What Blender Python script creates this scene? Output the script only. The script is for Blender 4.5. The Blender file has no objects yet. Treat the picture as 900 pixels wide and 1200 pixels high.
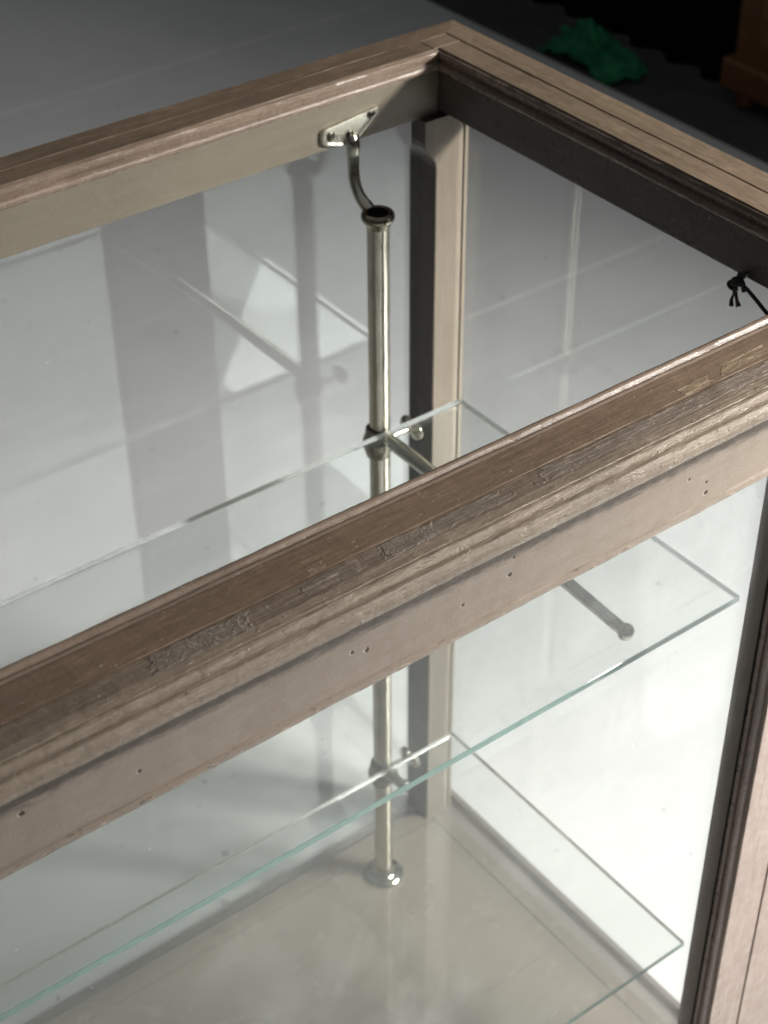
import bpy, bmesh, math, random
from mathutils import Vector, Matrix, noise
random.seed(7)
U = 0.5                       # one layout unit = half a metre
sc = bpy.context.scene
col = sc.collection
V = Vector

# ------------------------------------------------------------------ camera numbers
CAM = (-1.6841, -2.0581, 1.0637)
YAW, PITCH, ROLL, FPX = 0.6425, 0.6615, -0.0071, 2003.9
ZG = -1.80                    # grey platform top
ZF = -1.95                     # dark floor around it
ZB = -1.749                   # cabinet floor

# ------------------------------------------------------------------ node helper
class NT:
    def __init__(s, tree):
        s.t = tree; s.n = tree.nodes; s.l = tree.links
    def new(s, typ, **kw):
        n = s.n.new(typ)
        for k, v in kw.items(): setattr(n, k, v)
        return n
    def put(s, sock, v):
        if isinstance(v, bpy.types.NodeSocket): s.l.new(v, sock)
        else: sock.default_value = v
    def m(s, op, a, b=0.0, c=0.0, clamp=False):
        n = s.new('ShaderNodeMath', operation=op, use_clamp=clamp)
        s.put(n.inputs[0], a); s.put(n.inputs[1], b)
        if op in ('MULTIPLY_ADD', 'SMOOTH_MIN', 'WRAP', 'COMPARE'): s.put(n.inputs[2], c)
        return n.outputs[0]
    def ramp(s, v, a, b, lo=0.0, hi=1.0, smooth=True):
        n = s.new('ShaderNodeMapRange')
        n.interpolation_type = 'SMOOTHSTEP' if smooth else 'LINEAR'
        s.put(n.inputs[0], v); s.put(n.inputs[1], a); s.put(n.inputs[2], b); s.put(n.inputs[3], lo); s.put(n.inputs[4], hi)
        return n.outputs[0]
    def mix(s, f, a, b, mode='MIX'):
        n = s.new('ShaderNodeMix', data_type='RGBA', blend_type=mode)
        s.put(n.inputs[0], f)
        for i, c in ((6, a), (7, b)):
            if isinstance(c, bpy.types.NodeSocket): s.l.new(c, n.inputs[i])
            else: n.inputs[i].default_value = (*c[:3], 1)
        return n.outputs[2]
    def pos(s):                                   # position in layout units
        g = s.new('ShaderNodeNewGeometry')
        v = s.new('ShaderNodeVectorMath', operation='SCALE'); s.l.new(g.outputs['Position'], v.inputs[0]); v.inputs[3].default_value = 1 / U
        return v.outputs[0]
    def xyz(s, v):
        n = s.new('ShaderNodeSeparateXYZ'); s.l.new(v, n.inputs[0]); return n.outputs
    def stretch(s, v, sc3):
        n = s.new('ShaderNodeVectorMath', operation='MULTIPLY'); s.l.new(v, n.inputs[0]); n.inputs[1].default_value = sc3
        return n.outputs[0]
    def noise(s, v, scale, detail=4, rough=.6, dist=0.0):
        n = s.new('ShaderNodeTexNoise'); s.l.new(v, n.inputs['Vector'])
        n.inputs['Scale'].default_value = scale; n.inputs['Detail'].default_value = detail
        n.inputs['Roughness'].default_value = rough; n.inputs['Distortion'].default_value = dist
        return n.outputs[0]
    def bump(s, h, strength, dist=.002, prev=None):
        n = s.new('ShaderNodeBump'); s.put(n.inputs['Height'], h); n.inputs['Strength'].default_value = strength
        n.inputs['Distance'].default_value = dist
        if prev is not None: s.l.new(prev, n.inputs['Normal'])
        return n.outputs[0]

def new_mat(name):
    m = bpy.data.materials.new(name); m.use_nodes = True
    nt = NT(m.node_tree); b = nt.n['Principled BSDF']
    return m, nt, b

def rect_mask(nt, X, Y, x0, x1, y0, y1, wob, soft=.004):
    a = nt.m('ADD', X, nt.m('MULTIPLY', wob, .07)); c = nt.m('ADD', Y, nt.m('MULTIPLY', wob, .012))
    r = nt.m('MULTIPLY', nt.ramp(a, x0, x0 + soft), nt.ramp(a, x1, x1 - soft))
    r2 = nt.m('MULTIPLY', nt.ramp(c, y0, y0 + soft * .5), nt.ramp(c, y1, y1 - soft * .5))
    return nt.m('MULTIPLY', r, r2)

def painted(name, base, dark, axis='x', rough=.42, grain=.5, speck=.5, bumpy=.35, worn=.4, spots=None, flat_worn=None, fade=None):
    """old glossy paint over wood, grain along axis"""
    m, nt, b = new_mat(name)
    p = nt.pos(); P = nt.xyz(p)
    st = {'x': (1, 14, 14), 'y': (14, 1, 14), 'z': (14, 14, 1)}[axis]
    gv = nt.stretch(p, st)
    fine = nt.noise(gv, 21, 6, .72, .2)
    streak = nt.noise(gv, 5.5, 4, .55)
    cloud = nt.noise(p, 4.5, 5, .6)
    mott = nt.noise(p, 48, 4, .7)
    c = nt.mix(nt.ramp(streak, .30, .74), base, dark)
    c = nt.mix(nt.m('MULTIPLY', nt.ramp(cloud, .42, .68), worn), c, tuple(x * 1.28 for x in base))
    c = nt.mix(nt.m('MULTIPLY', nt.ramp(cloud, .46, .26), worn * .8), c, tuple(x * .62 for x in dark))
    c = nt.mix(nt.m('MULTIPLY', nt.ramp(fine, .55, .66), grain * .7), c, tuple(min(1, x * 1.9 + .03) for x in base))
    c = nt.mix(nt.m('MULTIPLY', nt.ramp(fine, .45, .32), grain * .7), c, tuple(x * .5 for x in dark))
    # paint flecks
    fl = nt.noise(nt.stretch(p, {'x': (1, 2.2, 2.2), 'y': (2.2, 1, 2.2), 'z': (2.2, 2.2, 1)}[axis]), 95, 2, .6)
    c = nt.mix(nt.m('MULTIPLY', nt.ramp(fl, .68, .74), speck * .6), c, (.62, .56, .47))
    pit = nt.noise(p, 130, 2, .5)
    c = nt.mix(nt.m('MULTIPLY', nt.ramp(pit, .30, .24), speck * .75), c, (.05, .035, .022))
    rgh = nt.ramp(mott, .3, .7, rough - .08, rough + .16)
    h = nt.m('ADD', nt.m('MULTIPLY', fine, .5), nt.m('ADD', nt.m('MULTIPLY', mott, .45), nt.m('MULTIPLY', nt.ramp(fl, .66, .76), .3)))
    if flat_worn:
        wob = nt.m('SUBTRACT', nt.noise(p, 40, 3, .7), .5)
        for (x0, x1, y0, y1, colr, amt, kind) in flat_worn:
            mk = rect_mask(nt, P[0], P[1], x0, x1, y0, y1, wob)
            cr = nt.noise(nt.stretch(p, (1.3, 1, 1)) if kind == 'adhesive' else gv, 210 if kind == 'adhesive' else 24, 4, .75, .8)
            hole = nt.ramp(cr, .36, .5)
            mk2 = nt.m('MULTIPLY', mk, nt.m('MULTIPLY', hole, amt))
            cc = nt.mix(nt.ramp(cr, .52, .64), tuple(x * .8 for x in colr), tuple(min(1, x * 2.3) for x in colr))
            c = nt.mix(mk2, c, cc)
            h = nt.m('ADD', h, nt.m('MULTIPLY', nt.m('MULTIPLY', mk, cr), 1.0 if kind == 'adhesive' else .5))
    if spots:
        geo = p; best = None
        for (a, bb, cc3, r) in spots:
            d = nt.new('ShaderNodeVectorMath', operation='DISTANCE'); nt.l.new(geo, d.inputs[0]); d.inputs[1].default_value = (a, bb, cc3)
            q = nt.m('DIVIDE', d.outputs['Value'], r)
            best = q if best is None else nt.m('MINIMUM', best, q)
        best = nt.m('ADD', best, nt.m('MULTIPLY', nt.m('SUBTRACT', nt.noise(p, 260, 2, .6), .5), 1.6))
        c = nt.mix(nt.ramp(best, 2.0, 1.4), c, tuple(x * 1.06 for x in base))
        c = nt.mix(nt.ramp(best, 1.1, .8), c, (.03, .02, .014))
        h = nt.m('ADD', h, nt.ramp(best, 1.6, .8, 0, -2.0))
    if fade:
        cz = nt.m('MULTIPLY', nt.ramp(P[2], -.1795, -.183), nt.ramp(nt.noise(nt.stretch(p, (.8, 1.4, 1.4)), 62, 3, .75), .56, .60))
        c = nt.mix(nt.m('MULTIPLY', cz, .75), c, (.50, .41, .33))
        c = nt.mix(nt.m('MULTIPLY', nt.m('MULTIPLY', nt.ramp(P[2], -.1755, -.178), nt.ramp(nt.noise(nt.stretch(p, (.8, 1.4, 1.4)), 75, 3, .75), .40, .36)), .6), c, (.09, .06, .042))
        h = nt.m('ADD', h, nt.m('MULTIPLY', cz, .9))
    if fade:                                         # overhang's cast shadow painted as a dark strip, flecked with grime
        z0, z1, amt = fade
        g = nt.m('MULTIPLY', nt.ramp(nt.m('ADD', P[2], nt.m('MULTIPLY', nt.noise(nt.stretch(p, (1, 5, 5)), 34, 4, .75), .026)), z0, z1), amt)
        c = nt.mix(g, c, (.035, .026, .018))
    nt.put(b.inputs['Base Color'], c); nt.put(b.inputs['Roughness'], rgh)
    b.inputs['Specular IOR Level'].default_value = .5
    low = nt.noise(nt.stretch(p, {'x': (.4, 2, 2), 'y': (2, .4, 2), 'z': (2, 2, .4)}[axis]), 26, 3, .5)
    n0 = nt.bump(low, bumpy * .55, .0022)
    nt.l.new(nt.bump(h, bumpy, .0017, n0), b.inputs['Normal'])
    return m

def metal(name, base, rough=.13, wavy=.25):
    m, nt, b = new_mat(name)
    p = nt.pos()
    b.inputs['Metallic'].default_value = 1
    t = nt.noise(p, 34, 4, .65)
    nt.put(b.inputs['Base Color'], nt.mix(nt.ramp(t, .4, .75), base, tuple(x * .62 for x in base)))
    nt.put(b.inputs['Roughness'], nt.ramp(nt.noise(p, 75, 3, .6), .3, .75, rough - .04, rough + .12))
    w = nt.noise(nt.stretch(p, (1, 1, .55)), 22, 1.5, .5)
    nt.l.new(nt.bump(w, wavy, .004), b.inputs['Normal'])
    return m

def thin_glass(name, tint, f0=.05, dust_haze=.012, edge=None, scratches=True, amp=.95):
    """clear sheet: straight-through tint + mirror reflection rising at grazing angles"""
    m = bpy.data.materials.new(name); m.use_nodes = True
    nt = NT(m.node_tree); nt.n.clear()
    out = nt.new('ShaderNodeOutputMaterial')
    tr = nt.new('ShaderNodeBsdfTransparent'); tr.inputs[0].default_value = (*tint, 1)
    gl = nt.new('ShaderNodeBsdfGlossy'); gl.inputs['Color'].default_value = (.94, 1, .985, 1); gl.inputs['Roughness'].default_value = .0
    df = nt.new('ShaderNodeBsdfDiffuse'); df.inputs[0].default_value = (.80, .84, .83, 1)
    lw = nt.new('ShaderNodeLayerWeight'); lw.inputs[0].default_value = .5
    f = nt.m('MULTIPLY_ADD', nt.m('POWER', lw.outputs['Facing'], 4.2), amp, f0)
    p = nt.pos()
    wv = nt.noise(p, 3.2, 1, .4)
    nt.l.new(nt.bump(wv, .004, .004), gl.inputs['Normal'])
    mx = nt.new('ShaderNodeMixShader'); nt.put(mx.inputs[0], f); nt.l.new(tr.outputs[0], mx.inputs[1]); nt.l.new(gl.outputs[0], mx.inputs[2])
    du = nt.ramp(nt.noise(p, 2.6, 5, .7), .45, .8, dust_haze * .35, dust_haze)
    if scratches:
        du = nt.m('ADD', du, nt.m('MULTIPLY', nt.ramp(nt.noise(p, 85, 2, .5), .775, .80), .35))
    mx2 = nt.new('ShaderNodeMixShader'); nt.put(mx2.inputs[0], du); nt.l.new(mx.outputs[0], mx2.inputs[1]); nt.l.new(df.outputs[0], mx2.inputs[2])
    nt.l.new(mx2.outputs[0], out.inputs[0])
    return m

def edge_glass(name, colr, alpha=.55):
    """ground edge of a glass sheet: greenish, half bright"""
    m, nt, b = new_mat(name)
    nt.put(b.inputs['Base Color'], (*colr, 1)); b.inputs['Roughness'].default_value = .08
    b.inputs['Transmission Weight'].default_value = alpha
    b.inputs['IOR'].default_value = 1.5
    return m

def plain(name, colr, rough=.7, noise_amt=.3, scale=30, spec=.3, bumpy=.2):
    m, nt, b = new_mat(name)
    p = nt.pos(); t = nt.noise(p, scale, 5, .65)
    nt.put(b.inputs['Base Color'], nt.mix(nt.m('MULTIPLY', nt.ramp(t, .3, .7), noise_amt), colr, tuple(x * .5 for x in colr)))
    b.inputs['Roughness'].default_value = rough; b.inputs['Specular IOR Level'].default_value = spec
    nt.l.new(nt.bump(t, bumpy, .002), b.inputs['Normal'])
    return m

# ------------------------------------------------------------------ materials
TAUPE, TAUPE_D = (.262, .214, .172), (.244, .197, .157)
BROWN, BROWN_D = (.185, .127, .085), (.13, .088, .058)
holes = [(-.906, -.155), (-.925, -.148), (-.778, -.161), (-.713, -.152), (-.708, -.13), (-1.178, -.161), (-1.301, -.138), (-.44, -.147), (-.409, -.165), (-.408, -.181)]
M = {}
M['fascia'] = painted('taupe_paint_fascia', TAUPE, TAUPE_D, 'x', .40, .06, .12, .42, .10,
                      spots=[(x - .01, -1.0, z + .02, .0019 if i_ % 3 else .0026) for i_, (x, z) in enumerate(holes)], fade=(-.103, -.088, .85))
M['front_board'] = painted('worn_brown_board', (.195, .136, .09), (.155, .106, .07), 'x', .48, .6, .8, .5, .35,
     flat_worn=[(-.475, -.425, -1.0, -.984, (.30, .23, .15), .6, 'patch'), (-.405, -.33, -.996, -.978, (.31, .24, .155), .6, 'patch'), (-.98, -.955, -1.001, -.985, (.24, .17, .12), .7, 'patch')])
M['front_board_out'] = painted('worn_grey_board', (.21, .16, .12), (.175, .132, .098), 'x', .42, .6, .6, .7, .35,
     flat_worn=[(-1.175, -1.06, -1.0285, -1.0025, (.24, .215, .19), .45, 'adhesive'),
                (-.905, -.835, -1.026, -1.0025, (.26, .23, .20), .25, 'adhesive'),
                (-.86, -.74, -1.024, -1.004, (.26, .23, .20), .4, 'patch'),
                (-1.0, -.93, -1.024, -1.006, (.24, .19, .155), .75, 'patch'),
                (-.70, -.30, -1.026, -1.003, (.23, .19, .16), .6, 'patch')])
M['front_edge'] = painted('taupe_rough_edge', (.30, .238, .178), (.255, .20, .148), 'x', .28, .4, .8, .9, .3)
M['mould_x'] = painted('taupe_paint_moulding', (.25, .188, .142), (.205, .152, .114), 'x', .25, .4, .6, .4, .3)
M['mould_y'] = painted('shaded_taupe_moulding_side', (.19, .14, .11), (.13, .095, .072), 'y', .22, .5, .4, .5, .35)  # side moulding's shade put into a darker base colour
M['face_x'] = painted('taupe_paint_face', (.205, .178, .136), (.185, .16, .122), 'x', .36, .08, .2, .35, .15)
M['face_y'] = painted('shaded_taupe_face_side', (.075, .06, .05), (.06, .048, .04), 'y', .30, .10, .5, .3, .2)  # shade on the side rails' inner faces painted in as near-black taupe
M['top_x'] = painted('worn_top_board', (.165, .118, .078), (.11, .076, .05), 'x', .5, .6, .4, .45, .6)
M['top_y'] = painted('worn_top_board_side', (.20, .148, .10), (.15, .109, .073), 'y', .5, .6, .4, .45, .5)
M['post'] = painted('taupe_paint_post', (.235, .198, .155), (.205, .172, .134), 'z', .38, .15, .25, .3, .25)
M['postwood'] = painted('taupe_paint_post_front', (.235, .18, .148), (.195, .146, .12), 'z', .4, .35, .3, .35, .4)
M['post_shade'] = painted('shaded_paint_post', (.07, .058, .051), (.055, .045, .04), 'z', .38, .12, .2, .3, .2)  # shaded sides of the back corner posts, darkness put into the colour
M['gap'] = plain('dark_gap', (.012, .009, .007), .8)
M['nickel'] = metal('aged_nickel', (.70, .67, .57), .12, .22)
def brushed(name):
    m = bpy.data.materials.new(name); m.use_nodes = True
    nt = NT(m.node_tree); nt.n.clear(); out = nt.new('ShaderNodeOutputMaterial')
    p = nt.pos()
    w = nt.noise(nt.stretch(p, (1, 1, .55)), 22, 1.5, .5)
    nb = nt.bump(w, .22, .004)
    t = nt.noise(p, 34, 4, .65)
    c = nt.mix(nt.ramp(t, .4, .75), (.60, .56, .485), (.40, .37, .31))
    a = nt.new('ShaderNodeBsdfAnisotropic'); a.inputs['Color'].default_value = (1, .96, .80, 1); a.inputs['Roughness'].default_value = .24; a.inputs['Anisotropy'].default_value = .84
    tg = nt.new('ShaderNodeTangent', direction_type='RADIAL', axis='Z'); nt.l.new(tg.outputs[0], a.inputs['Tangent'])
    b = nt.new('ShaderNodeBsdfAnisotropic'); nt.put(b.inputs['Color'], c); b.inputs['Roughness'].default_value = .07
    nt.l.new(nb, a.inputs['Normal']); nt.l.new(nb, b.inputs['Normal'])
    mx = nt.new('ShaderNodeMixShader'); mx.inputs[0].default_value = .70
    nt.l.new(a.outputs[0], mx.inputs[1]); nt.l.new(b.outputs[0], mx.inputs[2]); nt.l.new(mx.outputs[0], out.inputs[0])
    return m
M['brushed'] = brushed('brushed_nickel')
M['nickel_dark'] = metal('dark_nickel', (.30, .28, .22), .18, .3)
M['plate_metal'] = metal('satin_nickel_plate', (.74, .71, .61), .34, .1)
M['screw_metal'] = metal('dark_screw_steel', (.13, .12, .10), .28, .3)
M['pane'] = thin_glass('window_glass', (.985, .988, .986), .058, .014)
M['pane_front'] = thin_glass('hazed_window_glass', (.985, .988, .986), .008, .12, amp=.06)  # pale diffuse share paints in the veil of reflected ground
M['shelf'] = thin_glass('shelf_glass', (.968, .98, .974), .046, .02)
M['shelf_edge'] = edge_glass('shelf_glass_front_edge', (.10, .205, .175), .35)
M['shelf_side'] = edge_glass('shelf_glass_cut_edge', (.66, .72, .68), .85)

def floorboard_mat():
    m, nt, b = new_mat('beige_varnished_floor_board')
    p = nt.pos(); P = nt.xyz(p)
    cl = nt.noise(p, 3.5, 5, .6); fine = nt.noise(nt.stretch(p, (1, 7, 1)), 22, 5, .6)
    c = nt.mix(nt.ramp(cl, .35, .7), (.255, .22, .175), (.222, .19, .15))
    c = nt.mix(nt.m('MULTIPLY', nt.ramp(fine, .55, .75), .25), c, (.33, .30, .245))
    stain = nt.noise(p, 11, 3, .6)
    c = nt.mix(nt.m('MULTIPLY', nt.ramp(stain, .66, .76), .4), c, (.13, .11, .085))
    wob = nt.m('MULTIPLY', nt.m('SUBTRACT', nt.noise(p, 9, 3), .5), .006)
    Yw = nt.m('ADD', P[1], wob); Xw = nt.m('ADD', P[0], wob)
    def line(v, at, w):
        return nt.ramp(nt.m('ABSOLUTE', nt.m('SUBTRACT', v, at)), w, w * .35)
    ln = nt.m('MAXIMUM', line(Yw, -.098, .0028), nt.m('MULTIPLY', line(Yw, -.515, .0012), nt.ramp(nt.noise(p, 14, 3), .4, .5)))
    c = nt.mix(nt.m('MULTIPLY', ln, .5), c, (.11, .09, .07))
    nt.put(b.inputs['Base Color'], c)
    nt.put(b.inputs['Roughness'], nt.ramp(nt.noise(p, 16, 4, .7), .3, .7, .14, .30))
    edge_dark = nt.m('MAXIMUM', nt.ramp(nt.m('ADD', P[0], nt.m('MULTIPLY', nt.noise(p, 25, 4, .7), .03)), -.125, -.075), nt.ramp(nt.m('ADD', P[1], nt.m('MULTIPLY', nt.noise(p, 25, 4, .7), .03)), -.09, -.045))  # floor board darker towards its right and back edges
    c = nt.mix(nt.m('MULTIPLY', edge_dark, .35), c, (.13, .11, .09)); nt.put(b.inputs['Base Color'], c)
    nt.l.new(nt.bump(nt.m('SUBTRACT', nt.noise(p, 7, 2), nt.m('MULTIPLY', ln, .6)), .12, .003), b.inputs['Normal'])
    return m
M['floor_board'] = floorboard_mat()

def platform_mat():
    m, nt, b = new_mat('grey_painted_platform')
    p = nt.pos(); P = nt.xyz(p)
    cl = nt.noise(p, 1.3, 6, .6); rol = nt.noise(nt.stretch(p, (.5, 3, 1)), 4, 5, .65)
    c = nt.mix(nt.ramp(cl, .35, .68), (.62, .633, .632), (.56, .573, .572))
    c = nt.mix(nt.m('MULTIPLY', nt.ramp(rol, .5, .75), .35), c, (.72, .72, .74))
    sc_ = nt.noise(nt.stretch(p, (1, 2.3, 1)), 7.5, 4, .75, .6)
    c = nt.mix(nt.m('MULTIPLY', nt.ramp(sc_, .70, .77), .5), c, (.36, .35, .36))
    dot = nt.noise(p, 26, 1, .5)
    c = nt.mix(nt.m('MULTIPLY', nt.ramp(dot, .765, .79), .6), c, (.25, .24, .23))
    def line(v, at, w, w0=.35):
        return nt.ramp(nt.m('ABSOLUTE', nt.m('SUBTRACT', v, at)), w, w * w0)
    wob = nt.m('MULTIPLY', nt.m('SUBTRACT', nt.noise(p, 2, 3), .5), .012)
    Yw = nt.m('ADD', P[1], wob); Xw = nt.m('ADD', P[0], wob)
    dk = nt.m('MAXIMUM', line(Yw, -1.702, .0055), nt.m('MULTIPLY', line(Xw, 1.072, .0045), nt.ramp(Yw, -.8, -1.1)))
    dk = nt.m('MAXIMUM', dk, nt.m('MULTIPLY', line(Xw, .15, .005), nt.ramp(Yw, -.8, -1.1)))
    c = nt.mix(nt.m('MULTIPLY', dk, .0), c, (.25, .25, .26))
    lt = nt.m('MAXIMUM', line(Yw, 3.81, .011), nt.m('MULTIPLY', line(Yw, 1.53, .01), nt.ramp(P[0], 1.15, 1.3)))
    lt = nt.m('MULTIPLY', lt, nt.ramp(nt.noise(p, 5, 3), .35, .55, .35, 1))
    c = nt.mix(nt.m('MULTIPLY', lt, .55), c, (.95, .93, .90))
    nt.put(b.inputs['Base Color'], c)
    nt.put(b.inputs['Roughness'], nt.ramp(nt.noise(p, 6, 4, .7), .3, .7, .38, .58))
    h = nt.m('SUBTRACT', nt.m('MULTIPLY', nt.noise(nt.stretch(p, (1, 3, 1)), 14, 5, .7), .5), nt.m('MULTIPLY', dk, .0))
    nt.l.new(nt.bump(h, .25, .003), b.inputs['Normal'])
    return m
M['platform'] = platform_mat()
M['dark_floor'] = plain('dark_floor_paint', (.085, .085, .09), .7, .5, 6, .3)
M['black'] = plain('black_cloth', (.006, .006, .007), .95, .3, 20, .05)
M['brownwood'] = painted('orange_brown_varnished_wood', (.20, .088, .034), (.13, .052, .018), 'z', .4, .5, 0, .2, .3)
def cloth_mat():
    m, nt, b = new_mat('green_cloth'); p = nt.pos()
    t = nt.noise(p, 9, 4, .6)
    nt.put(b.inputs['Base Color'], nt.mix(nt.ramp(t, .35, .65), (.010, .15, .06), (.024, .27, .11)))
    b.inputs['Roughness'].default_value = .85
    nt.l.new(nt.bump(nt.noise(p, 40, 4), .4, .004), b.inputs['Normal'])
    return m
M['green'] = cloth_mat()
M['wire'] = plain('black_wire', (.014, .012, .011), .55, .3, 60, .4)
M['copper'] = plain('bare_copper', (.085, .045, .028), .6, .3, 60, .4)

# ------------------------------------------------------------------ build helpers
def finish(name, bm, mats, parent=None, smooth=False, angle=None):
    bmesh.ops.scale(bm, vec=(U, U, U), verts=bm.verts)
    bmesh.ops.recalc_face_normals(bm, faces=bm.faces)
    me = bpy.data.meshes.new(name); bm.to_mesh(me); bm.free()
    for m_ in (mats if isinstance(mats, (list, tuple)) else [mats]): me.materials.append(M[m_])
    o = bpy.data.objects.new(name, me); col.objects.link(o)
    if smooth:
        for f in me.polygons: f.use_smooth = True
        if angle is not None:
            try: me.set_sharp_from_angle(angle=math.radians(angle))
            except Exception: pass
    if parent is not None:
        o.parent = parent
        if parent.type == 'EMPTY': o.location = -V(parent.location)
    return o

def empty(name, loc):
    o = bpy.data.objects.new(name, None); col.objects.link(o); o.location = V(loc) * U; o.empty_display_size = .05
    return o
def tag(o, label=None, cat=None, group=None, kind=None):
    if label: o['label'] = label
    if cat: o['category'] = cat
    if group: o['group'] = group
    if kind: o['kind'] = kind
    return o

def add_box(bm, a, b, bev=0.0, seg=2, mi=0):
    lo = [min(a[i], b[i]) for i in range(3)]; hi = [max(a[i], b[i]) for i in range(3)]
    t = bmesh.new(); bmesh.ops.create_cube(t, size=1)
    for v in t.verts:
        for i in range(3): v.co[i] = lo[i] + (v.co[i] + .5) * (hi[i] - lo[i])
    if bev: bmesh.ops.bevel(t, geom=list(t.edges), offset=bev, segments=seg, profile=.5, affect='EDGES')
    for f in t.faces: f.material_index = mi
    me = bpy.data.meshes.new('t'); t.to_mesh(me); t.free(); bm.from_mesh(me); bpy.data.meshes.remove(me)

def extrude_profile(bm, prof, axis, a, b, end_a=None, end_b=None, step=.012, amp=.0007, freq=9.0, mi=0, seed=0):
    """closed profile of (u,z): u along y when axis is x, along x when axis is y. end_*(u) gives the mitred end."""
    n = max(1, int(abs(b - a) / step)); rings = []
    for k in range(n + 1):
        t = k / n; ring = []
        for j, (u, z) in enumerate(prof):
            A = end_a(u) if end_a else a; B = end_b(u) if end_b else b
            w = A + (B - A) * t
            if amp:
                q = V((w * freq, j * .35 + seed, seed * 3.1))
                du = (noise.noise(q) + .5 * noise.noise(q * 4.3)) * amp; dz = (noise.noise(q + V((7, 3, 1))) + .5 * noise.noise(q * 5.1 + V((1, 2, 3)))) * amp
            else: du = dz = 0
            ring.append(bm.verts.new((w, u + du, z + dz) if axis == 'x' else (u + du, w, z + dz)))
        rings.append(ring)
    m_ = len(prof)
    for k in range(n):
        for j in range(m_):
            f = bm.faces.new((rings[k][j], rings[k][(j + 1) % m_], rings[k + 1][(j + 1) % m_], rings[k + 1][j])); f.material_index = mi
    for r in (rings[0], rings[-1]):
        f = bm.faces.new(r); f.material_index = mi

def arc(cx, cz, r, a0, a1, n=6):
    return [(cx + r * math.cos(math.radians(a0 + (a1 - a0) * i / n)), cz + r * math.sin(math.radians(a0 + (a1 - a0) * i / n))) for i in range(n + 1)]

def tube(bm, pts, rad, seg=14, close=True, mi=0, sub=6):
    """smooth tube through points, rad a number or list"""
    P = [V(p) for p in pts]; R_ = rad if isinstance(rad, (list, tuple)) else [rad] * len(P)
    path, rr = [], []
    for i in range(len(P) - 1):
        p0 = P[max(0, i - 1)]; p1 = P[i]; p2 = P[i + 1]; p3 = P[min(len(P) - 1, i + 2)]
        for s in range(sub):
            t = s / sub
            path.append(.5 * ((2 * p1) + (-p0 + p2) * t + (2 * p0 - 5 * p1 + 4 * p2 - p3) * t * t + (-p0 + 3 * p1 - 3 * p2 + p3) * t ** 3)); rr.append(R_[i] + (R_[i + 1] - R_[i]) * t)
    path.append(P[-1]); rr.append(R_[-1])
    rings = []; prev = None
    for i, c in enumerate(path):
        d = (path[min(i + 1, len(path) - 1)] - path[max(i - 1, 0)]).normalized()
        if prev is None:
            nrm = d.orthogonal().normalized()
        else:
            nrm = (prev - d * prev.dot(d)).normalized()
        prev = nrm; bn = d.cross(nrm)
        rings.append([bm.verts.new(c + (nrm * math.cos(2 * math.pi * k / seg) + bn * math.sin(2 * math.pi * k / seg)) * rr[i]) for k in range(seg)])
    for i in range(len(rings) - 1):
        for k in range(seg):
            f = bm.faces.new((rings[i][k], rings[i][(k + 1) % seg], rings[i + 1][(k + 1) % seg], rings[i + 1][k])); f.material_index = mi
    if close:
        for r in (rings[0], rings[-1]): bm.faces.new(r).material_index = mi

def lathe(bm, prof, cx, cy, seg=48, mi=0):
    """prof list of (r,z) ; r==0 closes"""
    rings = []
    for r, z in prof:
        if r <= 1e-6: rings.append([bm.verts.new((cx, cy, z))])
        else: rings.append([bm.verts.new((cx + r * math.cos(2 * math.pi * k / seg), cy + r * math.sin(2 * math.pi * k / seg), z)) for k in range(seg)])
    for a, b in zip(rings[:-1], rings[1:]):
        for k in range(seg):
            k2 = (k + 1) % seg
            if len(a) == 1: f = bm.faces.new((a[0], b[k], b[k2]))
            elif len(b) == 1: f = bm.faces.new((a[k], a[k2], b[0]))
            else: f = bm.faces.new((a[k], a[k2], b[k2], b[k]))
            f.material_index = mi

def ball(bm, c, r, s=(1, 1, 1), rot=None, seg=20, mi=0):
    t = bmesh.new(); bmesh.ops.create_uvsphere(t, u_segments=seg, v_segments=seg // 2, radius=1)
    for v in t.verts:
        co = V((v.co.x * s[0], v.co.y * s[1], v.co.z * s[2])) * r
        if rot: co = rot @ co
        v.co = co + V(c)
    for f in t.faces: f.material_index = mi
    me = bpy.data.meshes.new('t'); t.to_mesh(me); t.free(); bm.from_mesh(me); bpy.data.meshes.remove(me)

# ================================================================== SETTING
bm = bmesh.new(); add_box(bm, (-7, -6.0, ZG - .15 + .004), (2.90, 8.5, ZG), .006)
tag(finish('platform', bm, 'platform'), kind='structure')
bm = bmesh.new()
vs = [bm.verts.new(p) for p in ((-40, -40, ZF), (40, -40, ZF), (40, 40, ZF), (-40, 40, ZF))]; bm.faces.new(vs)
tag(finish('floor', bm, 'dark_floor'), kind='structure')

# ================================================================== CABINET
XL = -3.05                                        # left end of the cabinet
cab = empty('display_cabinet', (-1.5, -.5, ZG))
tag(cab, 'taupe painted wooden display cabinet with glass sides and an open top', 'cabinet')
KX = .0899 / .0803
def mr(u): return -abs(u) * KX                    # mitre: back rail u=y -> x end at right
def ml(u): return XL + abs(u) * KX

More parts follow.
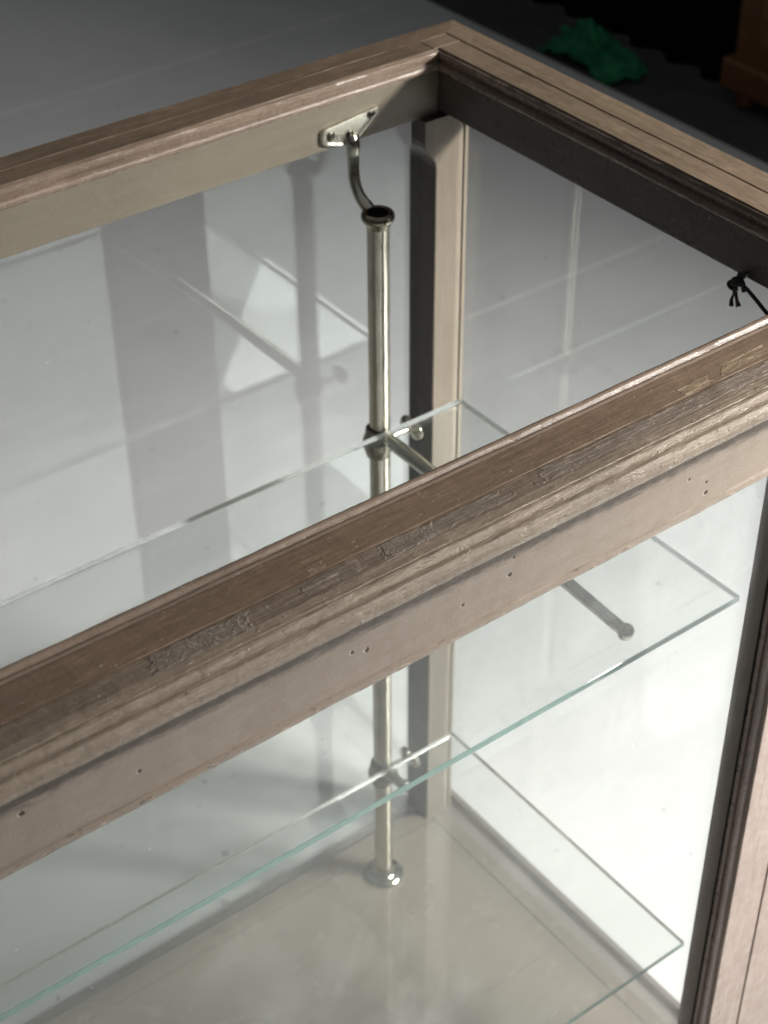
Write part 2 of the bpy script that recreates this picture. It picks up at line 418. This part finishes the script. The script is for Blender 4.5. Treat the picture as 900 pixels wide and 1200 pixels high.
# ---- back rail
rail = None
bm = bmesh.new()                                   # outer strip + core = the rail itself
strip = [(-.0, -.004), (-.003, 0), (-.0403, 0), (-.0407, -.0004), (-.0407, -.111), (-.001, -.118)]
extrude_profile(bm, strip, 'x', XL, 0, ml, mr, amp=.0006, seed=1)
back = finish('top_rail', bm, 'top_x', cab)
bm = bmesh.new()
extrude_profile(bm, [(-.0420, -.0004), (-.0424, 0), (-.0785, 0), (-.080, -.0015), (-.080, -.034), (-.0420, -.034)], 'x', XL + .1, -.0995, amp=.0006, seed=2)
finish('board', bm, 'top_x', back)
def inner_mould(s=1.0, w=.080):
    p = [(-w + .004, -.0028)] + [(-w - .0012, -.0022), (-w - .004, -.004), (-w - .005, -.008), (-w - .0035, -.0125), (-w - .0005, -.0165), (-w - .0005, -.0195)]
    p += arc(-w - .0015, -.0268, .0068, 100, 262, 8)
    p += [(-w + .004, -.0345)]
    return p
bm = bmesh.new()
extrude_profile(bm, inner_mould(), 'x', XL, 0, ml, mr, amp=.0006, seed=3)
finish('moulding', bm, 'mould_x', back, True, 40)
bm = bmesh.new()
extrude_profile(bm, [(-.052, -.0355), (-.0745, -.0355), (-.0760, -.038), (-.0755, -.109), (-.074, -.111), (-.052, -.111)], 'x', XL + .085, -.086, step=.02, amp=.0004, seed=4)
finish('inner_face', bm, 'face_x', back)

# ---- right and left rails
def side_rail(mirror=False):
    def X(x): return (XL - x) if mirror else x
    kf = .0803 / .0899
    def eb(u): return -abs(X(u)) * kf if not mirror else -abs(u - XL) * kf
    y_front = -.9335
    bm = bmesh.new()
    pr = [(X(-.0 if False else -.0003), -.004), (X(-.003), 0), (X(-.0425), 0), (X(-.044), -.0015), (X(-.044), -.105), (X(-.001), -.112)]
    extrude_profile(bm, pr, 'y', y_front, 0, None, (lambda u: eb(u)), amp=.0006, seed=5)
    r = finish('top_rail', bm, 'top_y', cab)
    bm = bmesh.new()
    extrude_profile(bm, [(X(-.0455), -.0015), (X(-.047), 0), (X(-.0885), 0), (X(-.0895), -.0015), (X(-.0895), -.034), (X(-.0455), -.034)], 'y', y_front, -.0785, amp=.0006, seed=6)
    finish('board', bm, 'top_y', r)
    bm = bmesh.new()                               # short corner block over the joint
    add_box(bm, (X(-.0455), -.0425, 0), (X(-.098), -.0772, -.034), .001, 1)
    finish('corner_block', bm, 'top_y', r)
    bm = bmesh.new()
    mp = [(X(u), z) for u, z in inner_mould(w=.0912)]
    extrude_profile(bm, mp, 'y', y_front, 0, None, (lambda u: eb(u)), amp=.0006, seed=7)
    finish('moulding', bm, 'mould_y', r, True, 40)
    bm = bmesh.new()
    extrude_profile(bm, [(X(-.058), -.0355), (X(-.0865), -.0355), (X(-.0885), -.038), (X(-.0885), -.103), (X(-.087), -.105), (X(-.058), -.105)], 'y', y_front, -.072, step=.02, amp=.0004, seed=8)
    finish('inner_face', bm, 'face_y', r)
side_rail(False)
side_rail(True)

# ---- front rail
bm = bmesh.new()
core = [(-.943, -.188), (-.943, -.012), (-1.03, -.012), (-1.028, -.034), (-1.018, -.040), (-1.010, -.050), (-1.006, -.062), (-1.004, -.080), (-1.002, -.0885), (-.9945, -.0905), (-.9945, -.0935), (-1.0, -.0945),
        (-1.0, -.150), (-1.0, -.1695)] + [(-1.0, -.1735), (-.9975, -.1745), (-.9975, -.176)] + [(-1.001, -.1775), (-1.002, -.181), (-1.001, -.186), (-.998, -.19), (-.947, -.191)]
extrude_profile(bm, core, 'x', XL, 0, step=.006, amp=.0007, freq=13, seed=9)
front = finish('top_rail', bm, 'fascia', cab, True, 35)
bm = bmesh.new()
pr = [(-.956, -.012), (-.9565, -.0005), (-.954, .0006), (-.9505, -.0004), (-.9485, -.0035), (-.9472, -.0048), (-.9455, -.0035)] + arc(-.9405, -.0055, .0062, 125, -10, 7) + [(-.9345, -.03), (-.9425, -.03)]
extrude_profile(bm, pr, 'x', XL, 0, step=.006, amp=.0006, freq=13, seed=10)
finish('moulding', bm, 'mould_x', front, True, 45)
bm = bmesh.new()
extrude_profile(bm, [(-.958, -.0012), (-.959, 0), (-1.0009, 0), (-1.0012, -.0004), (-1.0012, -.011), (-.958, -.011)], 'x', XL, 0, step=.008, amp=.0007, seed=11)
finish('inner_board', bm, 'front_board', front)
bm = bmesh.new()
extrude_profile(bm, [(-1.0027, -.0018), (-1.003, -.0013), (-1.0283, -.0008), (-1.0288, -.0014), (-1.0288, -.011), (-1.0027, -.011)], 'x', XL, 0, step=.006, amp=.0009, freq=16, seed=12)
finish('outer_board', bm, 'front_board_out', front)
bm = bmesh.new()
pr = [(-1.0296, -.011), (-1.0296, -.0004), (-1.0302, .0004), (-1.0432, .0008), (-1.0440, .0002), (-1.0442, -.0026), (-1.0452, -.0026), (-1.0454, .0004), (-1.0468, .0012), (-1.0495, .0010), (-1.0515, -.0002),
      (-1.0540, -.0028), (-1.0570, -.0040), (-1.0588, -.0038), (-1.0592, -.0052), (-1.0602, -.0050), (-1.0606, -.0030), (-1.0640, -.0030), (-1.067, -.0050), (-1.0695, -.0090), (-1.0705, -.0135), (-1.070, -.018), (-1.0675, -.0225), (-1.064, -.0245), (-1.058, -.0255), (-1.050, -.0275), (-1.03, -.0285)]
extrude_profile(bm, pr, 'x', XL, .0, step=.004, amp=.0006, freq=27, seed=13)
finish('outer_moulding', bm, 'front_edge', front, True, 28)

# ---- posts
def loft_z(bm, sections, mi=0):
    """sections: list of (z, [(x,y)...])"""
    rings = [[bm.verts.new((x, y, z)) for x, y in poly] for z, poly in sections]
    n = len(rings[0])
    for a, b in zip(rings[:-1], rings[1:]):
        for k in range(n): bm.faces.new((a[k], a[(k + 1) % n], b[(k + 1) % n], b[k])).material_index = mi
    bm.faces.new(rings[0]); bm.faces.new(rings[-1])
def back_post(mirror=False):
    def X(x): return (XL - x) if mirror else x
    secs = []
    zs = [(-.112, 0), (-.150, 0), (-.160, .1), (-.170, .35), (-.180, .7), (-.188, .92), (-.197, 1)] + [(-.197 - .05 * i, 1) for i in range(1, 31)] + [(ZB - .004, 1)]
    for z, t in zs:
        w = (noise.noise(V((z * 6, 0, 3))) * .0006)
        xl = -.1235 + .0225 * t + w; yb = -.0535 + .032 * t
        secs.append((z, [(X(-.046), yb), (X(xl), yb), (X(xl), -.0892), (X(xl + .0015), -.0905), (X(-.046), -.0905)]))
    bm = bmesh.new(); loft_z(bm, secs)
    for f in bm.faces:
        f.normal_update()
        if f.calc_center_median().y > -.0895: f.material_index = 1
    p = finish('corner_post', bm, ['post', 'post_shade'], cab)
    bm = bmesh.new()                               # outer bead behind the glass line
    add_box(bm, (X(-.0405), -.0895, -.112), (X(-.0335), -.046, ZB - .004), .001, 2); add_box(bm, (X(-.034), -.0445, -.112), (X(-.083), -.006, ZB - .004), .002, 2)
    finish('outer_stile', bm, 'post', p)
    bm = bmesh.new(); add_box(bm, (X(-.0458), -.0875, -.113), (X(-.0407), -.06, ZB - .004))
    finish('glass_groove', bm, 'gap', p)
back_post(False); back_post(True)
def front_post(mirror=False):
    def X(x): return (XL - x) if mirror else x
    bm = bmesh.new()
    add_box(bm, (X(-.0005), -.9995, -.0125), (X(-.1425), -.932, ZG + .002), .0015, 2)
    p = finish('front_post', bm, 'postwood', cab)
    bm = bmesh.new()
    add_box(bm, (X(-.1445), -.998, -.1915), (X(-.2195), -.932, ZG + .08), .0015, 2)
    finish('stile', bm, 'postwood', p)
    bm = bmesh.new()
    pr = [(X(-.217), -.990), (X(-.2215), -.990)] + [(X(x), y) for x, y in arc(-.2225, -.9845, .0048, 270, 90, 6)][0:7] + [(X(-.2225), -.978), (X(-.2265), -.9765), (X(-.2275), -.972), (X(-.2245), -.9685), (X(-.2215), -.9675), (X(-.217), -.9675)]
    loft_z(bm, [(z, [(a, b) for a, b in pr]) for z in (-.192, -.8, -1.3, ZG + .08)])
    finish('moulding', bm, 'mould_z' if 'mould_z' in M else 'mould_x', p, True, 40)
    bm = bmesh.new(); add_box(bm, (X(-.1425), -.985, -.192), (X(-.1445), -.94, ZG + .08))
    add_box(bm, (X(-.2197), -.9665, -.192), (X(-.2225), -.9625, ZG + .08))
    finish('glass_groove', bm, 'gap', p)
M['mould_z'] = painted('taupe_paint_moulding_upright', (.24, .18, .15), (.18, .13, .11), 'z', .3, .4, .2, .35, .3)
front_post(False); front_post(True)

# ---- base: floor board, bottom rails
bm = bmesh.new(); add_box(bm, (-.0892, -.058, ZB - .03), (XL + .0892, -.93, ZB), .0006, 1)
finish('floor_board', bm, 'floor_board', cab)
M['base_y'] = painted('taupe_paint_base_side', (.17, .15, .135), (.14, .12, .11), 'y', .35, .2, .3, .3, .3)
M['base_x'] = painted('taupe_paint_base', (.20, .18, .16), (.17, .15, .135), 'x', .35, .2, .3, .3, .3)
for mirror in (False, True):
    def X(x): return (XL - x) if mirror else x
    bm = bmesh.new()
    add_box(bm, (X(-.0895), -.060, ZB - .03), (X(-.056), -.93, ZB + .0015), .002, 2)
    o = finish('bottom_rail', bm, 'floor_board', cab)
    bm = bmesh.new(); add_box(bm, (X(-.0555), -.93, ZB - .034), (X(-.012), -.02, ZB - .022)); finish('glass_channel', bm, 'base_y', o)
    bm = bmesh.new(); add_box(bm, (X(-.0115), -.94, ZG + .003), (X(.002), -.016, ZB - .004), .002, 2); finish('outer_edge', bm, 'base_y', o)
bm = bmesh.new(); add_box(bm, (-.012, -.018, ZG + .003), (XL + .012, -.0475, ZB - .014), .002, 2); add_box(bm, (-.058, -.0478, ZB - .034), (XL + .058, -.0572, ZB - .003), .002, 2)
finish('bottom_rail', bm, 'base_x', cab)
bm = bmesh.new(); add_box(bm, (-.22, -.934, ZG + .003), (XL + .22, -.998, ZB + .03), .003, 2)
finish('bottom_rail', bm, 'fascia', cab)

# ---- panes
def pane(a, b, mat='pane'):
    bm = bmesh.new(); add_box(bm, a, b)
    return finish('glass_pane', bm, mat, cab)
pane((-.060, -.0478, -.10), (XL + .060, -.0528, ZB - .018))
pane((-.0515, -.055, -.098), (-.0565, -.93, ZB - .018))
pane((XL + .0515, -.055, -.098), (XL + .0565, -.93, ZB - .018))
pane((-.221, -.9585, -.16), (XL + .221, -.9635, ZB + .025), 'pane_front')

# ---- nickel pole with bracket, collars, arms
XP, YP = -.2665, -.1536
def pole(xp):
    bm = bmesh.new()
    prof = [(.0, ZB + .012)] + [(.0178 + .0003 * noise.noise(V((i * .7, xp, 0))), ZB + .012 + (-.2190 - ZB - .012) * i / 60) for i in range(61)] + [(0, -.219)]
    lathe(bm, prof, xp, YP)
    p = finish('support_pole', bm, 'brushed', cab, True, 50)
    bm = bmesh.new()
    lathe(bm, [(.0, ZB + .0005), (.042, ZB + .0005), (.0425, ZB + .003), (.040, ZB + .007), (.034, ZB + .010), (.027, ZB + .012), (.0225, ZB + .017), (.0205, ZB + .026), (.0185, ZB + .030), (0, ZB + .030)], xp, YP)
    finish('floor_flange', bm, 'nickel', p, True, 50)
    bm = bmesh.new()                                # rolled cup at the pole head
    zt = -.196
    cup = [(0, zt - .013), (.0135, zt - .0125), (.0165, zt - .008)] + [(.0205 + .0062 * math.cos(math.radians(a)), zt - .0075 + .0085 * math.sin(math.radians(a))) for a in range(140, -80, -20)] + [(.0215, zt - .0175), (.0195, zt - .022), (.0184, zt - .025), (0, zt - .026)]
    lathe(bm, cup, xp, YP)
    for f in bm.faces:
        q = f.calc_center_median()
        if math.hypot(q.x - xp, q.y - YP) < .0175 and q.z > zt - .015: f.material_index = 1
    c = finish('pole_cup', bm, ['nickel_dark', 'gap'], p, True, 60)
    # bracket plate on the inner face of the back rail
    bm = bmesh.new()
    yf = -.0760
    def rounded(pts, rads, n=7):
        out = []
        L = len(pts)
        for i in range(L):
            p0 = V(pts[i - 1]); p1 = V(pts[i]); p2 = V(pts[(i + 1) % L]); r = rads[i]
            a = (p0 - p1).normalized(); b = (p2 - p1).normalized()
            half = math.acos(max(-1, min(1, a.dot(b)))) / 2; d = r / math.tan(half)
            q0 = p1 + a * d; q2 = p1 + b * d
            for k in range(n + 1):
                t = k / n; out.append((1 - t) ** 2 * q0 + 2 * (1 - t) * t * p1 + t * t * q2)
        return out
    x0 = xp + .2665
    base = [(x0 - .318, -.073), (x0 - .210, -.0615), (x0 - .210, -.0715), (x0 - .262, -.115), (x0 - .318, -.098)]
    rd = [.0105, .0048, .0048, .014, .0115]
    poly = rounded([(a, b) for a, b in base], rd)
    cen = V((sum(q[0] for q in poly) / len(poly), sum(q[1] for q in poly) / len(poly)))
    rings = []
    for s, dy in ((1.0, 0), (1.0, .0045), (.965, .0065), (.90, .0068), (.86, .0055), (.80, .0050)):
        rings.append([bm.verts.new((cen[0] + (q[0] - cen[0]) * s, yf - dy, cen[1] + (q[1] - cen[1]) * s)) for q in poly])
    for a, b in zip(rings[:-1], rings[1:]):
        n = len(a)
        for k in range(n): bm.faces.new((a[k], a[(k + 1) % n], b[(k + 1) % n], b[k]))
    bm.faces.new(rings[-1]); bm.faces.new(rings[0])
    bp = finish('bracket_plate', bm, 'plate_metal', p, True, 45)
    for sx, sz in ((x0 - .301, -.087), (x0 - .224, -.073), (x0 - .265, -.0945)):
        bm = bmesh.new()
        t = bmesh.new(); lathe(t, [(0, .0022), (.0045, .0018), (.0074, .0004), (.0080, -.001), (.0080, -.003)], 0, 0, 20)
        for v in t.verts: v.co = V((v.co.x + sx, yf - .0056 - v.co.z, v.co.y + sz))
        me = bpy.data.meshes.new('t'); t.to_mesh(me); t.free(); bm.from_mesh(me); bpy.data.meshes.remove(me)
        t0 = bmesh.new(); add_box(t0, (-.0042, -.0075, -.0006), (.0042, -.0055, .0006), 0)
        for f in t0.faces: f.material_index = 1
        for v in t0.verts:
            a = .7; x, z = v.co.x, v.co.z
            v.co = V((sx + x * math.cos(a) - z * math.sin(a), yf + v.co.y, sz + x * math.sin(a) + z * math.cos(a)))
        me = bpy.data.meshes.new('t'); t0.to_mesh(me); t0.free()
        k0 = len(bm.faces); bm.from_mesh(me); bpy.data.meshes.remove(me)
        bm.faces.ensure_lookup_table()
        for f in bm.faces[k0:]: f.material_index = 1
        finish('screw', bm, ['screw_metal', 'gap'], p, True, 40)
    bm = bmesh.new()
    tube(bm, [(xp + .004, yf - .003, -.100), (xp + .004, yf - .0085, -.109), (xp + .003, yf - .0105, -.128), (xp + .001, yf - .014, -.150), (xp - .001, yf - .021, -.171), (xp - .001, yf - .034, -.189), (xp, YP + .028, -.1985), (xp, YP + .0205, -.2025)],
         [.0135, .0115, .0096, .0090, .0090, .0095, .0105, .0105], 20)
    finish('bracket_arm', bm, 'nickel', p, True)
    for z, full in ((ZS1 - .034, True), (ZS2 - .034, False)):
        bm = bmesh.new()
        lathe(bm, [(.0175, z + .030), (.0205, z + .029), (.0215, z + .024), (.0225, z + .017), (.0255, z + .008), (.0265, z), (.0255, z - .008), (.0225, z - .017), (.0205, z - .026), (.0175, z - .028)], xp - .004, YP)
        finish('collar', bm, 'nickel_dark', p, True, 60)
        bm = bmesh.new()                            # thumb screw
        tube(bm, [(xp + .018, YP - .002, z), (xp + .045, YP - .002, z), (xp + .056, YP - .002, z)], [.0085, .0062, .0062], 14)
        rot = Matrix.Rotation(math.radians(25), 3, 'X')
        ball(bm, (xp + .064, YP - .002 + .010, z + .004), .0150, (.62, 1.0, 1.1), rot)
        ball(bm, (xp + .070, YP - .002 - .010, z - .004), .0150, (.62, 1.0, 1.1), rot)
        finish('thumb_screw', bm, 'nickel', p, True)
        bm = bmesh.new()
        ye = -.768 if full else -.215
        zz = z + .016
        tube(bm, [(xp + .000, YP - .012, zz - .002), (xp, YP - .035, zz), (xp - .004, (YP + ye) / 2, zz + .001), (xp - .018 if full else xp, ye, zz + .001)], [.016, .0125, .0115, .0095], 18)
        ball(bm, (xp - .018 if full else xp, ye - .008, zz + .001), .0135)
        finish('shelf_arm', bm, 'nickel', p, True)
ZS1, ZS2 = -.5966, -1.406
pole(XP)
pole(XL - XP)

# ================================================================== GLASS SHELVES (they lift out)
def shelf(zt, yb, yf, x1, label):
    bm = bmesh.new(); add_box(bm, (XL + .13, yf, zt - .0115), (x1, yb, zt), .0010, 1)
    bm.normal_update()
    for f in bm.faces:
        f.material_index = 0 if abs(f.normal.z) > .9 else (1 if f.normal.y < -.6 else 2)
    e = empty('glass_shelf', ((XL + .13 + x1) / 2, (yf + yb) / 2, zt - .0115))
    bmesh.ops.scale(bm, vec=(U, U, U), verts=bm.verts)
    me = bpy.data.meshes.new('glass_shelf'); bm.to_mesh(me); bm.free()
    me.materials.append(M['shelf']); me.materials.append(M['shelf_edge']); me.materials.append(M['shelf_side'])
    bpy.data.objects.remove(e)
    o = bpy.data.objects.new('glass_shelf', me); col.objects.link(o)
    tag(o, label, 'shelf', 'glass shelves inside the cabinet')
    return o
shelf(ZS1, -.175, -.834, -.108, 'upper clear glass shelf with a green front edge, on a long nickel arm')
shelf(ZS2, -.178, -.834, -.108, 'lower clear glass shelf closest to the beige floor board of the cabinet')

# ================================================================== WIRE KNOT on the right rail
bm = bmesh.new()
w0 = V((-.0935, -.741, -.108))
def wp(*l): return [tuple(w0 + V(q)) for q in l]
random.seed(3)
kn = [(.0, .004, .010)] + [(-.007 + random.uniform(-.005, .004), random.uniform(-.013, .012), -.004 + random.uniform(-.010, .009)) for _ in range(13)]
tube(bm, wp(*kn), .0036, 8, sub=4)
tube(bm, wp((-.006, -.006, -.002), (-.008, -.018, -.003), (-.009, -.036, -.010), (-.008, -.058, -.022), (-.007, -.085, -.034)), .0028, 10)
tube(bm, wp((-.004, .0, .004), (-.003, -.006, .012), (-.004, -.010, .018)), [.0040, .0042, .002], 10)
tube(bm, wp((-.006, .006, -.010), (-.007, .005, -.022), (-.008, .0065, -.030), (-.008, .005, -.039)), [.0022, .0018, .0024, .0034], 8)
tube(bm, wp((-.006, .004, -.012), (-.009, -.003, -.024), (-.010, -.009, -.033)), [.0026, .0022, .0040], 8, mi=1)
wk = finish('wire', bm, ['wire', 'copper'], None, True)
tag(wk, 'knotted black wire hanging from the inner edge of the right rail', 'wire')

# ================================================================== BACKGROUND
# crumpled green cloth
bm = bmesh.new()
gx, gy = 90, 90
grid = []
for i in range(gx + 1):
    row = []
    for j in range(gy + 1):
        u = i / gx * 2 - 1; v = j / gy * 2 - 1
        q = V((u * 2.2, v * 2.2, 4.3))
        r = math.hypot(u, v); fall = max(0, 1 - r ** 2.4 * .55)
        h = abs(noise.noise(q)) * .9 + abs(noise.noise(q * 2.1 + V((3, 1, 7)))) * .55 + .18 * abs(noise.noise(q * 4.5)) + .06 * noise.noise(q * 11)
        x = u * .12 + .05 * noise.noise(q + V((9, 0, 0))) + v * .02
        y = v * .25 + .07 * noise.noise(q + V((0, 9, 0)))
        z = fall * (.04 + h * .145) * (1 - .3 * v * -1)
        row.append(bm.verts.new((x, y, max(.002, z * (1 if r < 1.2 else .3)))))
    grid.append(row)
for i in range(gx):
    for j in range(gy): bm.faces.new((grid[i][j], grid[i + 1][j], grid[i + 1][j + 1], grid[i][j + 1]))
cl = finish('cloth', bm, 'green', None, True)
cl.location = V((3.26, 3.01, ZF + .004)) * U
tag(cl, 'crumpled green cloth lying on the dark floor beyond the cabinet', 'cloth')
# black curtain
bm = bmesh.new()
top, bot = [], []
N = 160
for i in range(N + 1):
    y = 2.42 + 5.0 * i / N
    x = 3.53 + .035 * math.sin(i * .9) + .03 * noise.noise(V((i * .13, 2, 2)))
    bot.append(bm.verts.new((x, y, ZF + .006))); top.append(bm.verts.new((x + .01 * math.sin(i * 1.7), y, 2.5)))
for i in range(N): bm.faces.new((bot[i], bot[i + 1], top[i + 1], top[i]))
tag(finish('curtain', bm, 'black', None, True), 'black floor length curtain behind the green cloth', 'curtain')
# orange brown cupboard
sb = empty('wooden_cupboard', (3.9, 1.6, ZF))
tag(sb, 'orange brown wooden cupboard on turned feet at the edge of the dark floor', 'cupboard')
FX = 3.41
bm = bmesh.new(); add_box(bm, (FX, .9, ZF + .20), (FX + .7, 2.36, ZF + 2.0), .01, 2)
finish('body', bm, 'brownwood', sb)
bm = bmesh.new(); add_box(bm, (FX - .035, .86, ZF + .075), (FX + .72, 2.40, ZF + .205), .018, 3)
finish('plinth', bm, 'brownwood', sb)
bm = bmesh.new(); add_box(bm, (FX - .02, 1.5, ZF + .28), (FX + .01, 2.24, ZF + 1.9), .012, 2)
d = finish('door', bm, 'brownwood', sb)
bm = bmesh.new(); add_box(bm, (FX - .032, 1.6, ZF + .40), (FX - .012, 2.14, ZF + 1.8), .01, 2); finish('door_panel', bm, 'brownwood', d)
bm = bmesh.new(); add_box(bm, (FX - .02, .95, ZF + .28), (FX + .01, 1.47, ZF + 1.9), .012, 2); finish('door', bm, 'brownwood', sb)
for fx, fy in ((FX + .04, 2.30), (FX + .04, .95), (FX + .62, 2.30), (FX + .62, .95)):
    bm = bmesh.new(); lathe(bm, [(0, ZF + .003), (.03, ZF + .003), (.042, ZF + .015), (.05, ZF + .04), (.036, ZF + .065), (.05, ZF + .085), (0, ZF + .085)], fx, fy, 24)
    finish('foot', bm, 'brownwood', sb, True, 60)

# ================================================================== CAMERA
cam = bpy.data.cameras.new('camera'); co = bpy.data.objects.new('camera', cam); col.objects.link(co)
fw = V((math.sin(YAW) * math.cos(PITCH), math.cos(YAW) * math.cos(PITCH), -math.sin(PITCH)))
rt = V((math.cos(YAW), -math.sin(YAW), 0)); up = rt.cross(fw)
r2 = rt * math.cos(ROLL) + up * math.sin(ROLL); u2 = -rt * math.sin(ROLL) + up * math.cos(ROLL)
mw = Matrix((r2, u2, -fw)).transposed().to_4x4(); mw.translation = V(CAM) * U
co.matrix_world = mw
cam.sensor_fit = 'VERTICAL'; cam.sensor_height = 36; cam.lens = 36 * FPX / 1200
cam.clip_start = .02; cam.clip_end = 200
cam.dof.use_dof = True; cam.dof.focus_distance = 1.95 * U; cam.dof.aperture_fstop = 13
sc.camera = co

# ================================================================== LIGHT
def aim(o, target):
    o.rotation_euler = (V(target) * U - o.location).to_track_quat('-Z', 'Y').to_euler()
L = bpy.data.lights.new('window_light', 'SPOT'); L.shadow_soft_size = .11; L.spot_size = math.radians(98); L.spot_blend = 1.0; L.energy = 160; L.color = (1, .962, .905)
lo = bpy.data.objects.new('window_light', L); col.objects.link(lo); lo.location = V((1.8, -2.25, 1.15)) * U; aim(lo, (-.25, -.1, -.5))
# added unseen spot, masked so its lit patch stands in for a shelf reflection
S = bpy.data.lights.new('reflection_spot', 'SPOT'); S.energy = 880; S.spot_size = math.radians(60); S.spot_blend = .05; S.shadow_soft_size = .002; S.color = (1, .98, .95)
so = bpy.data.objects.new('reflection_spot', S); col.objects.link(so); so.location = V((.95, -1.75, 2.15)) * U
S.use_nodes = True
nt = NT(S.node_tree); em = nt.n['Emission']
g = nt.new('ShaderNodeNewGeometry'); I = nt.xyz(g.outputs['Incoming'])
Hh = 3.95
az = nt.m('ABSOLUTE', I[2])
SGN = 1.0
X_ = nt.m('MULTIPLY_ADD', nt.m('DIVIDE', I[0], az), Hh * SGN, .95)
Y_ = nt.m('MULTIPLY_ADD', nt.m('DIVIDE', I[1], az), Hh * SGN, -1.75)
def half(a, b, c, s=.012):                          # a*x+b*y+c > 0
    v = nt.m('ADD', nt.m('ADD', nt.m('MULTIPLY', X_, a), nt.m('MULTIPLY', Y_, b)), c)
    return nt.ramp(v, -s, s)
def alln(l):
    r = l[0]
    for q in l[1:]: r = nt.m('MULTIPLY', r, q)
    return r
wv_ = nt.new('ShaderNodeTexNoise'); cm = nt.new('ShaderNodeCombineXYZ'); nt.put(cm.inputs[0], X_); nt.put(cm.inputs[1], Y_); nt.l.new(cm.outputs[0], wv_.inputs['Vector']); wv_.inputs['Scale'].default_value = 5; wv_.inputs['Detail'].default_value = 1
edge = nt.m('ADD', nt.m('MULTIPLY_ADD', X_, 1.063, 1.245), nt.m('ADD', Y_, nt.m('MULTIPLY', nt.m('SUBTRACT', wv_.outputs[0], .5), .08)))
p1 = alln([half(-1, 0, 1.045, .004), half(0, -1, -1.720, .004), half(1, 0, -.515, .006), nt.ramp(edge, -.012, .012)])
p2 = alln([half(1, 0, -.532), half(0, 1, 1.28, .03), half(-1, 0, 1.6), half(0, -1, -.98, .03)])
mask = nt.m('ADD', p1, nt.m('MULTIPLY', p2, .75), clamp=True)
nt.put(em.inputs['Strength'], mask)

# added unseen spot, brightens the platform in front and right of the cabinet
Q = bpy.data.lights.new('floor_fill', 'SPOT'); Q.energy = 108; Q.spot_size = math.radians(126); Q.spot_blend = .55; Q.shadow_soft_size = .16; Q.color = (1, .985, .95)
qo = bpy.data.objects.new('floor_fill', Q); col.objects.link(qo); qo.location = V((.95, -2.15, .30)) * U; aim(qo, (.35, -1.55, ZG))
# dim room all round
w = bpy.data.worlds.new('World'); sc.world = w; w.use_nodes = True
nt = NT(w.node_tree); bg = nt.n['Background']
tc = nt.new('ShaderNodeTexCoord'); G = nt.xyz(tc.outputs['Generated'])
e1 = nt.ramp(G[2], .12, .9)
bright = nt.ramp(nt.m('ADD', nt.m('MULTIPLY', G[0], .5), nt.m('MULTIPLY', G[1], -.85)), -.2, .9)
lum = nt.m('ADD', nt.m('ADD', .034, nt.m('MULTIPLY', e1, .10)), nt.m('MULTIPLY', bright, .05))
bg.inputs['Color'].default_value = (.95, .97, 1.0, 1)
nt.put(bg.inputs['Strength'], lum)

sc.view_settings.view_transform = 'Standard'; sc.view_settings.look = 'None'; sc.view_settings.exposure = 0; sc.view_settings.gamma = 1
sc.cycles.max_bounces = 14; sc.cycles.transparent_max_bounces = 24; sc.cycles.glossy_bounces = 6; sc.cycles.transmission_bounces = 8
sc.cycles.sample_clamp_indirect = 6
